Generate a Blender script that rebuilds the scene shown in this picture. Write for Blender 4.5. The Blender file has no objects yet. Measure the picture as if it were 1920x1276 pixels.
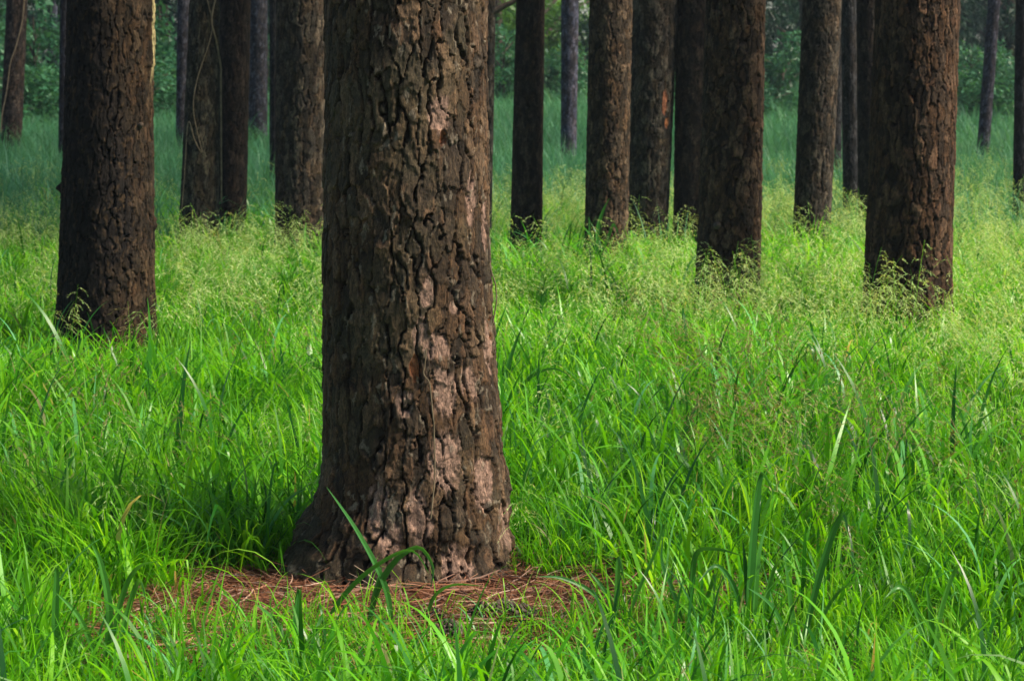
import bpy, math, random
import numpy as np

S = bpy.context.scene
COL = S.collection
RNG = np.random.default_rng(7)
F = 4000.0                      # focal length in photo pixels (1920 wide)
CAMH = 1.65
PITCH = math.radians(7.66)
CP, SP = math.cos(PITCH), math.sin(PITCH)
BASE = 6.62                     # distance of the big pine

SUN_EL, SUN_AZ = math.radians(46), math.radians(100)        # azimuth clockwise from the viewing direction: from the right, a little behind us

# ------------------------------------------------------------------ helpers
def ray(px, py, y):
    """world x, z of the point seen at photo pixel (px, py) at distance y"""
    k = (638 - py) / F
    a = y * (SP - k * CP) / (CP + k * SP)
    zc = y * CP + a * SP
    return (px - 960) / F * zc, CAMH - a

def ground_d(py, h=0.0):
    dep = PITCH + math.atan((py - 638) / F)
    return (CAMH - h) / math.tan(dep)

def tag(o, label=None, cat=None, group=None, kind=None):
    if label: o['label'] = label
    if cat: o['category'] = cat
    if group: o['group'] = group
    if kind: o['kind'] = kind
    return o

def mesh_from(name, V, Fq, mats=(), smooth=True, mi=None, attrs=None):
    me = bpy.data.meshes.new(name)
    V = np.asarray(V, dtype=np.float32)
    if isinstance(Fq, np.ndarray):
        nf, k = Fq.shape
        me.vertices.add(len(V)); me.vertices.foreach_set('co', V.ravel())
        me.loops.add(nf * k); me.loops.foreach_set('vertex_index', Fq.astype(np.int32).ravel())
        me.polygons.add(nf)
        me.polygons.foreach_set('loop_start', np.arange(0, nf * k, k, dtype=np.int32))
        me.polygons.foreach_set('loop_total', np.full(nf, k, dtype=np.int32))
        me.update(calc_edges=True)
    else:
        me.from_pydata(V.tolist(), [], Fq)
    for m in mats: me.materials.append(m)
    if mi is not None: me.polygons.foreach_set('material_index', np.asarray(mi, dtype=np.int32))
    if smooth: me.polygons.foreach_set('use_smooth', np.ones(len(me.polygons), dtype=bool))
    for k, (typ, arr) in (attrs or {}).items():
        a = me.attributes.new(k, typ, 'POINT')
        key = {'FLOAT': 'value', 'INT': 'value', 'FLOAT_VECTOR': 'vector', 'FLOAT_COLOR': 'color'}[typ]
        a.data.foreach_set(key, np.ascontiguousarray(arr, dtype=np.int32 if typ == 'INT' else np.float32).ravel())
    me.update()
    return me

def link(name, me, parent=None, loc=None):
    o = bpy.data.objects.new(name, me); COL.objects.link(o)
    if parent is not None: o.parent = parent
    if loc is not None: o.location = loc
    return o

def empty(name, loc):
    o = bpy.data.objects.new(name, None); COL.objects.link(o); o.location = loc
    o.empty_display_size = 0.2
    return o

class Geo:
    """collects vertex/quad batches with a per-vertex tone and a material index"""
    def __init__(s): s.V, s.F, s.T, s.M, s.n = [], [], [], [], 0
    def add(s, V, Fq, tone, mat=0):
        s.V.append(V); s.F.append(Fq + s.n); s.T.append(np.broadcast_to(tone, (len(V),)))
        s.M.append(np.full(len(Fq), mat)); s.n += len(V)
    def out(s): return np.concatenate(s.V), np.concatenate(s.F), np.concatenate(s.T), np.concatenate(s.M)

# ------------------------------------------------------------------ noise
def h32(ix, iy, seed):
    h = (ix.astype(np.int64) * 374761393 + iy.astype(np.int64) * 668265263 + seed * 974634777) & 0xFFFFFFFF
    h = ((h ^ (h >> 13)) * 1274126177) & 0xFFFFFFFF
    h = ((h ^ (h >> 16)) * 2246822519) & 0xFFFFFFFF
    return ((h ^ (h >> 15)) & 0xFFFFFF) / float(0xFFFFFF)

def vnoise(x, y, nx, seed):
    ix, iy = np.floor(x).astype(np.int64), np.floor(y).astype(np.int64)
    fx, fy = x - ix, y - iy
    fx, fy = fx * fx * (3 - 2 * fx), fy * fy * (3 - 2 * fy)
    a, b = h32(ix % nx, iy, seed), h32((ix + 1) % nx, iy, seed)
    c, d = h32(ix % nx, iy + 1, seed), h32((ix + 1) % nx, iy + 1, seed)
    return (a * (1 - fx) + b * fx) * (1 - fy) + (c * (1 - fx) + d * fx) * fy

def fbm(x, y, nx, seed, o=4):
    s, a, t = 0, 0.5, 0
    for k in range(o):
        s = s + a * vnoise(x * 2 ** k, y * 2 ** k, nx * 2 ** k, seed + k); t += a; a *= 0.55
    return s / t

def voro(x, y, nx, seed, across=1.0):
    """F1, F2-F1, id and offset from the cell centre; periodic in x with nx cells.
    across < 1 weakens the cracks that run across the trunk, so plates join end to end"""
    ix, iy = np.floor(x).astype(np.int64), np.floor(y).astype(np.int64)
    big = lambda: np.full(x.shape, 9.0)
    f1, f2 = big(), big(); idv = np.zeros(x.shape)
    cx, cy, sx, sy = big(), big(), big(), big()
    for dx in (-1, 0, 1):
        for dy in (-1, 0, 1):
            jx, jy = ix + dx, iy + dy
            px = jx + 0.08 + 0.84 * h32(jx % nx, jy, seed)
            py = jy + 0.08 + 0.84 * h32(jx % nx, jy, seed + 11)
            d = np.hypot(x - px, y - py)
            near = d < f1; sec = ~near & (d < f2)
            f2 = np.where(near, f1, np.where(sec, d, f2))
            sx = np.where(near, cx, np.where(sec, px, sx)); sy = np.where(near, cy, np.where(sec, py, sy))
            idv = np.where(near, h32(jx % nx, jy, seed + 23), idv)
            cx = np.where(near, px, cx); cy = np.where(near, py, cy)
            f1 = np.where(near, d, f1)
    e = f2 - f1
    if across < 1:
        vert = np.abs(sy - cy) / (np.abs(sx - cx) + np.abs(sy - cy) + 1e-6)
        e = e + (1 - across) * 0.5 * sstep(0.45, 0.9, vert)
    return f1, e, idv, y - cy, cx, cy

def sstep(a, b, x):
    t = np.clip((x - a) / (b - a), 0, 1)
    return t * t * (3 - 2 * t)

# ------------------------------------------------------------------ materials
class NT:
    def __init__(s, name):
        s.m = bpy.data.materials.new(name); s.m.use_nodes = True
        s.t = s.m.node_tree; s.t.nodes.clear()
    def n(s, typ, **kw):
        nd = s.t.nodes.new(typ)
        for k, v in kw.items():
            if k.startswith('i_'): nd.inputs[k[2:].replace('_', ' ')].default_value = v
            else: setattr(nd, k, v)
        return nd
    def l(s, a, b): s.t.links.new(a, b)
    def mix(s, fac, a, b, blend='MIX'):
        nd = s.n('ShaderNodeMix', data_type='RGBA', blend_type=blend)
        for sock, v in ((nd.inputs[0], fac), (nd.inputs[6], a), (nd.inputs[7], b)):
            if isinstance(v, bpy.types.NodeSocket): s.l(v, sock)
            else: sock.default_value = v if not isinstance(v, tuple) else (*v, 1)
        return nd.outputs[2]
    def math(s, op, a, b=0.0, c=None, clamp=False):
        nd = s.n('ShaderNodeMath', operation=op, use_clamp=clamp)
        for k, v in enumerate((a, b) if c is None else (a, b, c)):
            if isinstance(v, bpy.types.NodeSocket): s.l(v, nd.inputs[k])
            else: nd.inputs[k].default_value = v
        return nd.outputs[0]
    def ramp(s, fac, stops):
        nd = s.n('ShaderNodeValToRGB'); e = nd.color_ramp.elements
        while len(e) < len(stops): e.new(0.5)
        for k, (p, c) in enumerate(stops): e[k].position = p; e[k].color = (*c, 1)
        s.l(fac, nd.inputs[0]); return nd.outputs[0]
    def attr(s, name): return s.n('ShaderNodeAttribute', attribute_name=name)

def leaf_mat(name, stops, trans=0.35, rough=0.45, spec=0.4, tgain=1.5, patch=None, pscale=0.35, pfac=0.6):
    """blades and leaves: colour by per-blade tone, per-clump random and broad patches of the sward"""
    t = NT(name)
    tone = t.attr('tone').outputs['Fac']
    rnd = t.n('ShaderNodeObjectInfo').outputs['Random']
    v = t.math('ADD', t.math('MULTIPLY', tone, 0.72), t.math('MULTIPLY', rnd, 0.28))
    c = t.ramp(v, stops)
    if patch:
        geo = t.n('ShaderNodeNewGeometry')
        nz = t.n('ShaderNodeTexNoise', i_Scale=pscale, i_Detail=2.0)
        t.l(geo.outputs['Position'], nz.inputs['Vector'])
        f = t.ramp(nz.outputs['Fac'], [(0.42, (0, 0, 0)), (0.62, (1, 1, 1))])
        f = t.math('MULTIPLY', f, pfac)
        c = t.mix(f, c, patch, 'MULTIPLY')
    p = t.n('ShaderNodeBsdfPrincipled', i_Roughness=rough)
    p.inputs['Specular IOR Level'].default_value = spec
    t.l(c, p.inputs['Base Color'])
    tr = t.n('ShaderNodeBsdfTranslucent')
    tc = t.mix(1.0, c, (tgain * 1.25, tgain, tgain * 0.55), 'MULTIPLY')
    t.l(tc, tr.inputs['Color'])
    mx = t.n('ShaderNodeMixShader'); mx.inputs[0].default_value = trans
    t.l(p.outputs[0], mx.inputs[1]); t.l(tr.outputs[0], mx.inputs[2])
    o = t.n('ShaderNodeOutputMaterial'); t.l(mx.outputs[0], o.inputs[0])
    return t.m

def bark_mat(name, fine=60.0, bump=0.6, rough=0.8, spec=0.35):
    t = NT(name)
    tint = t.attr('tint').outputs['Color']
    tc = t.n('ShaderNodeTexCoord'); mp = t.n('ShaderNodeMapping'); mp.inputs['Scale'].default_value = (1, 1, 0.4)
    t.l(tc.outputs['Object'], mp.inputs['Vector'])
    n1 = t.n('ShaderNodeTexNoise', i_Scale=fine, i_Detail=6.0, i_Roughness=0.7)
    t.l(mp.outputs[0], n1.inputs['Vector'])
    n2 = t.n('ShaderNodeTexNoise', i_Scale=fine * 3.1, i_Detail=4.0, i_Roughness=0.7)
    t.l(mp.outputs[0], n2.inputs['Vector'])
    f = t.ramp(n1.outputs['Fac'], [(0.32, (0.38, 0.36, 0.34)), (0.5, (0.95, 0.95, 0.95)), (0.68, (1.75, 1.68, 1.58))])
    c = t.mix(1.0, tint, f, 'MULTIPLY')
    f2 = t.ramp(n2.outputs['Fac'], [(0.36, (0.5, 0.48, 0.46)), (0.64, (1.5, 1.5, 1.5))])
    c = t.mix(0.85, c, f2, 'MULTIPLY')
    p = t.n('ShaderNodeBsdfPrincipled', i_Roughness=rough)
    p.inputs['Specular IOR Level'].default_value = spec
    t.l(c, p.inputs['Base Color'])
    hgt = t.math('ADD', n1.outputs['Fac'], t.math('MULTIPLY', n2.outputs['Fac'], 0.5))
    b = t.n('ShaderNodeBump'); b.inputs['Strength'].default_value = bump; b.inputs['Distance'].default_value = 0.011
    t.l(hgt, b.inputs['Height']); t.l(b.outputs[0], p.inputs['Normal'])
    o = t.n('ShaderNodeOutputMaterial'); t.l(p.outputs[0], o.inputs[0])
    return t.m

def plain_mat(name, stops, scale=20.0, rough=0.8, spec=0.25, use_tone=False):
    t = NT(name)
    if use_tone:
        v = t.attr('tone').outputs['Fac']
    else:
        tc = t.n('ShaderNodeTexCoord')
        nz = t.n('ShaderNodeTexNoise', i_Scale=scale, i_Detail=5.0); t.l(tc.outputs['Object'], nz.inputs['Vector'])
        v = nz.outputs['Fac']
    c = t.ramp(v, stops)
    p = t.n('ShaderNodeBsdfPrincipled', i_Roughness=rough); p.inputs['Specular IOR Level'].default_value = spec
    t.l(c, p.inputs['Base Color'])
    o = t.n('ShaderNodeOutputMaterial'); t.l(p.outputs[0], o.inputs[0])
    return t.m

M_GRASS = leaf_mat('lush_grass_blades', [(0.08, (0.018, 0.10, 0.004)), (0.30, (0.048, 0.22, 0.003)), (0.55, (0.11, 0.37, 0.004)), (0.74, (0.18, 0.47, 0.008)), (0.86, (0.23, 0.52, 0.04)), (0.91, (0.14, 0.42, 0.16)), (0.955, (0.32, 0.27, 0.10))],  # sheen of reflected sky is put into the pale blue-green stop
                   trans=0.5, rough=0.45, spec=0.28, tgain=1.7, patch=(0.48, 0.70, 0.9), pscale=0.7)
M_BROAD = leaf_mat('broad_grass_blades', [(0.08, (0.012, 0.085, 0.010)), (0.30, (0.034, 0.19, 0.010)), (0.55, (0.085, 0.34, 0.006)), (0.75, (0.14, 0.44, 0.012)), (0.90, (0.13, 0.40, 0.15))],  # last blue-green stop likewise paints sky sheen on some blades
                   trans=0.4, rough=0.36, spec=0.38, tgain=1.7, patch=(0.6, 0.75, 1.0), pscale=0.6)
M_TALL = leaf_mat('tall_dark_blades', [(0.1, (0.016, 0.085, 0.018)), (0.5, (0.035, 0.16, 0.024)), (0.9, (0.075, 0.25, 0.03))],
                   trans=0.3, rough=0.36, spec=0.5, tgain=1.7)
M_SEED = leaf_mat('grass_seed_heads', [(0.0, (0.19, 0.37, 0.09)), (0.5, (0.37, 0.54, 0.19)), (1.0, (0.62, 0.68, 0.36))], trans=0.4, rough=0.6, spec=0.2, tgain=1.3)
M_SEEDB = leaf_mat('ripe_brown_seed_heads', [(0.0, (0.12, 0.13, 0.04)), (0.5, (0.20, 0.20, 0.07)), (1.0, (0.30, 0.27, 0.12))], trans=0.3, rough=0.6, spec=0.2, tgain=1.2)
M_TEAL = leaf_mat('blue_green_tall_grass', [(0.0, (0.030, 0.13, 0.055)), (0.5, (0.060, 0.23, 0.10)), (0.85, (0.10, 0.31, 0.15)), (1.0, (0.22, 0.42, 0.30))],  # haze and sky reflection are put into the reeds' own blue-green
                  trans=0.4, rough=0.5, spec=0.35, tgain=1.3, patch=(0.6, 0.8, 0.9), pscale=0.25)
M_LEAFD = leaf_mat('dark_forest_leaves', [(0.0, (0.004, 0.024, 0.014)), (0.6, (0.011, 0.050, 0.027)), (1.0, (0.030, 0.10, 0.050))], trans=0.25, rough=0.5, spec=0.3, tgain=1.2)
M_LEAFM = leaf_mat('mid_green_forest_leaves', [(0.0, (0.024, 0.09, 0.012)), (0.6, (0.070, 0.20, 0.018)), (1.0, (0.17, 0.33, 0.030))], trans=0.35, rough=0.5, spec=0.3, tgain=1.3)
M_SHRUB = leaf_mat('shrub_leaves', [(0.0, (0.016, 0.075, 0.034)), (0.6, (0.038, 0.15, 0.070)), (1.0, (0.085, 0.25, 0.12))], trans=0.35, rough=0.45, spec=0.35, tgain=1.3)
M_NEEDLE = leaf_mat('pine_needle_foliage', [(0.0, (0.012, 0.045, 0.012)), (1.0, (0.035, 0.09, 0.02))], trans=0.15, rough=0.5, spec=0.3)
M_BARK_MAIN = bark_mat('plated_pine_bark', 105, 0.8, 0.75, 0.25)
M_BARK = bark_mat('pine_bark', 40, 0.7, 0.9, 0.12)
M_LITTER = plain_mat('dry_pine_needles', [(0.0, (0.026, 0.012, 0.008)), (0.40, (0.13, 0.046, 0.020)), (0.72, (0.24, 0.10, 0.050)), (0.92, (0.36, 0.26, 0.20))], use_tone=True, rough=0.55, spec=0.35)
M_CONE = plain_mat('pine_cone_scales', [(0.0, (0.018, 0.012, 0.010)), (0.6, (0.06, 0.045, 0.035)), (1.0, (0.26, 0.22, 0.18))], use_tone=True)
M_VINE = plain_mat('dry_vine_stem', [(0.3, (0.10, 0.075, 0.045)), (0.7, (0.22, 0.17, 0.11))], 25)
M_TWIG = plain_mat('weathered_dead_wood', [(0.3, (0.035, 0.024, 0.017)), (0.7, (0.11, 0.085, 0.065))], 30)
M_SOIL = plain_mat('leaf_mould_soil', [(0.3, (0.030, 0.020, 0.010)), (0.5, (0.035, 0.045, 0.012)), (0.75, (0.05, 0.085, 0.016))], 1.3, rough=0.95)
M_MOUND = plain_mat('needle_mould', [(0.3, (0.05, 0.020, 0.010)), (0.55, (0.13, 0.045, 0.018)), (0.8, (0.20, 0.085, 0.04))], 22, rough=0.9)

# ------------------------------------------------------------------ scatter: one 'stuff' object that instances its own clumps
def scatter(name, clumps, pos, var, sc, rot, mats, label, cat):
    V, Fq, T, K, MI = [], [], [], [], []
    n = 0
    for k, (v, f, t, m) in enumerate(clumps):
        V.append(v); Fq.append(f + n); T.append(t); K.append(np.full(len(v), k)); MI.append(m); n += len(v)
    N = len(pos)
    V.append(pos); T.append(np.zeros(N)); K.append(var + 1000)
    sc_all = np.concatenate([np.ones(n), sc]); rot_all = np.concatenate([np.zeros((n, 3)), rot])
    me = mesh_from(name, np.concatenate(V), np.concatenate(Fq), mats, True, np.concatenate(MI),
                   {'tone': ('FLOAT', np.concatenate(T)), 'clump': ('INT', np.concatenate(K)),
                    'size': ('FLOAT', sc_all), 'turn': ('FLOAT_VECTOR', rot_all)})
    o = link(name, me); tag(o, label, cat, kind='stuff')
    g = bpy.data.node_groups.new(name + '_scatter', 'GeometryNodeTree')
    g.interface.new_socket('Geometry', in_out='INPUT', socket_type='NodeSocketGeometry')
    g.interface.new_socket('Geometry', in_out='OUTPUT', socket_type='NodeSocketGeometry')
    N_, L_ = g.nodes.new, g.links.new
    gi, go, join = N_('NodeGroupInput'), N_('NodeGroupOutput'), N_('GeometryNodeJoinGeometry')
    def named(nm, dt):
        q = N_('GeometryNodeInputNamedAttribute'); q.data_type = dt; q.inputs['Name'].default_value = nm
        return next(s for s in q.outputs if s.enabled and s.name == 'Attribute')
    ck, sz, tn = named('clump', 'INT'), named('size', 'FLOAT'), named('turn', 'FLOAT_VECTOR')
    e2r = N_('FunctionNodeEulerToRotation'); L_(tn, e2r.inputs[0])
    def sel(val):
        c = N_('FunctionNodeCompare'); c.data_type = 'INT'; c.operation = 'EQUAL'
        ins = [s for s in c.inputs if s.enabled]
        L_(ck, ins[0]); ins[1].default_value = val
        s = N_('GeometryNodeSeparateGeometry'); s.domain = 'POINT'
        L_(gi.outputs[0], s.inputs['Geometry']); L_(c.outputs[0], s.inputs['Selection'])
        return s.outputs['Selection']
    for k in range(len(clumps)):
        iop = N_('GeometryNodeInstanceOnPoints')
        L_(sel(1000 + k), iop.inputs['Points']); L_(sel(k), iop.inputs['Instance'])
        L_(e2r.outputs[0], iop.inputs['Rotation']); L_(sz, iop.inputs['Scale'])
        L_(iop.outputs[0], join.inputs[0])
    L_(join.outputs[0], go.inputs[0])
    md = o.modifiers.new('scatter', 'NODES'); md.node_group = g
    return o

def blades(g, rng, n, R, h, w, curl, segs=6, tilt=0.25, mat=0, tone=(0, 1), kink=0.0, p=1.6):
    """n tapering, arching blades rooted in a disc of radius R"""
    ang = rng.uniform(0, 2 * np.pi, n); rr = R * np.sqrt(rng.uniform(0, 1, n))
    root = np.stack([rr * np.cos(ang), rr * np.sin(ang), np.full(n, -0.01)], 1)
    az = ang + rng.normal(0, 1.0, n)
    H = rng.uniform(*h, n); W = rng.uniform(*w, n)
    a0 = np.abs(rng.normal(0, tilt, n)); a1 = a0 + rng.uniform(*curl, n)
    kk = (rng.uniform(0, 1, n) < kink) * rng.uniform(0.8, 1.8, n); kt = rng.uniform(0.5, 0.85, n)
    tw = rng.normal(0, 0.5, n)
    d = np.stack([np.cos(az), np.sin(az), np.zeros(n)], 1)
    P = root.copy(); tn = rng.uniform(*tone, n)
    rows = []
    for s in range(segs + 1):
        t = s / segs
        wd = W * np.minimum(1.0, 0.6 + 1.6 * t) * max(0.04, (1 - t ** 2.6))
        sa = az + np.pi / 2 + tw * t
        side = np.stack([np.cos(sa), np.sin(sa), np.zeros(n)], 1)
        rows.append(np.stack([P - side * wd[:, None] / 2, P + side * wd[:, None] / 2], 1))
        tm = (s + 0.5) / segs
        a = a0 + (a1 - a0) * tm ** p + kk * sstep(kt - 0.05, kt + 0.1, tm)
        P = P + (H / segs)[:, None] * (np.sin(a)[:, None] * d + np.cos(a)[:, None] * np.array([0, 0, 1.0]))
    V = np.stack(rows, 1).reshape(-1, 3)           # n, segs+1, 2
    b = np.arange(n)[:, None] * (segs + 1) * 2; s = np.arange(segs)[None] * 2
    q = (b + s).reshape(-1)
    g.add(V, np.stack([q, q + 1, q + 3, q + 2], 1), np.repeat(tn, (segs + 1) * 2), mat)

def strips(g, P, W, tone, mat=0, side=None, rng=RNG):
    """ribbons along polylines P (n, k, 3) with widths W (n, k)"""
    n, k, _ = P.shape
    if side is None:
        a = rng.uniform(0, 2 * np.pi, n); side = np.stack([np.cos(a), np.sin(a), rng.normal(0, 0.3, n)], 1)
    V = np.stack([P - side[:, None] * W[..., None] / 2, P + side[:, None] * W[..., None] / 2], 2).reshape(-1, 3)
    q = (np.arange(n)[:, None] * k * 2 + np.arange(k - 1)[None] * 2).reshape(-1)
    g.add(V, np.stack([q, q + 1, q + 3, q + 2], 1), np.repeat(np.broadcast_to(tone, (n,)), k * 2), mat)

def seed_stems(g, rng, n, R, h, mat_stem, mat_seed, heads=9, spread=0.10):
    for _ in range(n):
        a = rng.uniform(0, 2 * np.pi); r = R * math.sqrt(rng.uniform())
        H = rng.uniform(*h); az = rng.uniform(0, 2 * np.pi); lean = rng.uniform(0.05, 0.35)
        t = np.linspace(0, 1, 8)
        bx = r * math.cos(a) + np.cos(az) * H * lean * t ** 2.2; by = r * math.sin(a) + np.sin(az) * H * lean * t ** 2.2
        P = np.stack([bx, by, H * (t - 0.12 * lean * t ** 3)], 1)
        strips(g, P[None], np.linspace(0.003, 0.0016, 8)[None], rng.uniform(0.3, 0.8), mat_stem, rng=rng)
        for s in range(heads):                                    # drooping branchlets of the open panicle
            f = 0.62 + 0.38 * s / heads
            b0 = np.array([np.interp(f, t, P[:, k]) for k in range(3)])
            aa = az + rng.normal(0, 0.9); L = spread * rng.uniform(0.6, 1.2) * (1.2 - 0.6 * (f - 0.62) / 0.38)
            u = np.linspace(0, 1, 5)
            Q = b0 + np.stack([np.cos(aa) * L * u, np.sin(aa) * L * u, L * (0.55 * u - 0.85 * u ** 2)], 1)
            strips(g, Q[None], np.full((1, 5), 0.0016), rng.uniform(0.2, 0.7), mat_seed, rng=rng)
            m = 7
            uu = np.linspace(0.25, 1.0, m)
            C = np.stack([np.interp(uu, u, Q[:, k]) for k in range(3)], 1) + rng.normal(0, 0.003, (m, 3))
            dr = np.tile([np.cos(aa), np.sin(aa), -0.6], (m, 1)) + rng.normal(0, 0.35, (m, 3)); dr /= np.linalg.norm(dr, axis=1)[:, None]
            SP_ = np.stack([C, C + dr * 0.008, C + dr * 0.019], 1)
            strips(g, SP_, np.tile([0.0010, 0.0048, 0.0006], (m, 1)), rng.uniform(0, 1, m), mat_seed, rng=rng)

# ------------------------------------------------------------------ ground
def mound_h(x, y):
    q = ((x + 0.30) / 1.0) ** 2 + ((y - (BASE - 0.2)) / 0.6) ** 2
    return 0.010 * np.exp(-1.6 * q)

gx = np.concatenate([[-260, -120, -50, -20], np.linspace(-10, 10, 81), [20, 50, 120, 260]])
gy = np.concatenate([[-60, -20, -5], np.linspace(0, 30, 101), np.linspace(33, 90, 30), [130, 200, 300]])
GX, GY = np.meshgrid(gx, gy)
und = (fbm(GX * 0.6 + 50, GY * 0.6, 1000, 5, 3) - 0.5) * 0.06 * (np.abs(GX) < 15) * (GY < 60) * (GY > 1)
GZ = und * 0.6 + mound_h(GX, GY)
nxg, nyg = len(gx), len(gy)
q = (np.arange(nyg - 1)[:, None] * nxg + np.arange(nxg - 1)[None]).reshape(-1)
gme = mesh_from('ground', np.stack([GX, GY, GZ], -1).reshape(-1, 3), np.stack([q, q + 1, q + 1 + nxg, q + nxg], 1), [M_SOIL])
tag(link('ground', gme), 'dark soil hidden under the grass', 'ground', kind='structure')

# needle mound round the foot of the big pine
th = np.linspace(0, 2 * np.pi, 97)[:-1]; rr = np.linspace(0.02, 1, 26)
MX0, MY0 = -0.30, BASE - 0.40
TH, RR = np.meshgrid(th, rr)
edge = 1 + 0.22 * (fbm(TH / (2 * np.pi) * 9, RR * 0, 9, 71, 3) - 0.5) * 2
mx = MX0 + 0.98 * RR * edge * np.cos(TH); my = MY0 + 0.46 * RR * edge * np.sin(TH)
mz = mound_h(mx, my) + 0.000 + 0.022 * (fbm(mx * 9 + 90, my * 9 + 90, 4000, 9, 4) - 0.5) * (1 - RR ** 4) - 0.03 * RR ** 6
q = (np.arange(25)[:, None] * 96 + np.arange(96)[None]); q2 = np.arange(25)[:, None] * 96 + (np.arange(96)[None] + 1) % 96
mme = mesh_from('needle_mound', np.stack([mx, my, mz], -1).reshape(-1, 3),
                np.stack([q, q2, q2 + 96, q + 96], -1).reshape(-1, 4), [M_MOUND])
tag(link('needle_mound', mme), 'low mound of rusty pine litter round the big trunk', 'ground', kind='structure')

def mound_q(x, y):
    return ((x - MX0) / 0.74) ** 2 + ((y - MY0 - 0.06) / 0.33) ** 2

# ------------------------------------------------------------------ trunks
PLATE = np.array([[0.042, 0.031, 0.020], [0.088, 0.058, 0.034], [0.140, 0.104, 0.072], [0.070, 0.056, 0.042]])

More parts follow.
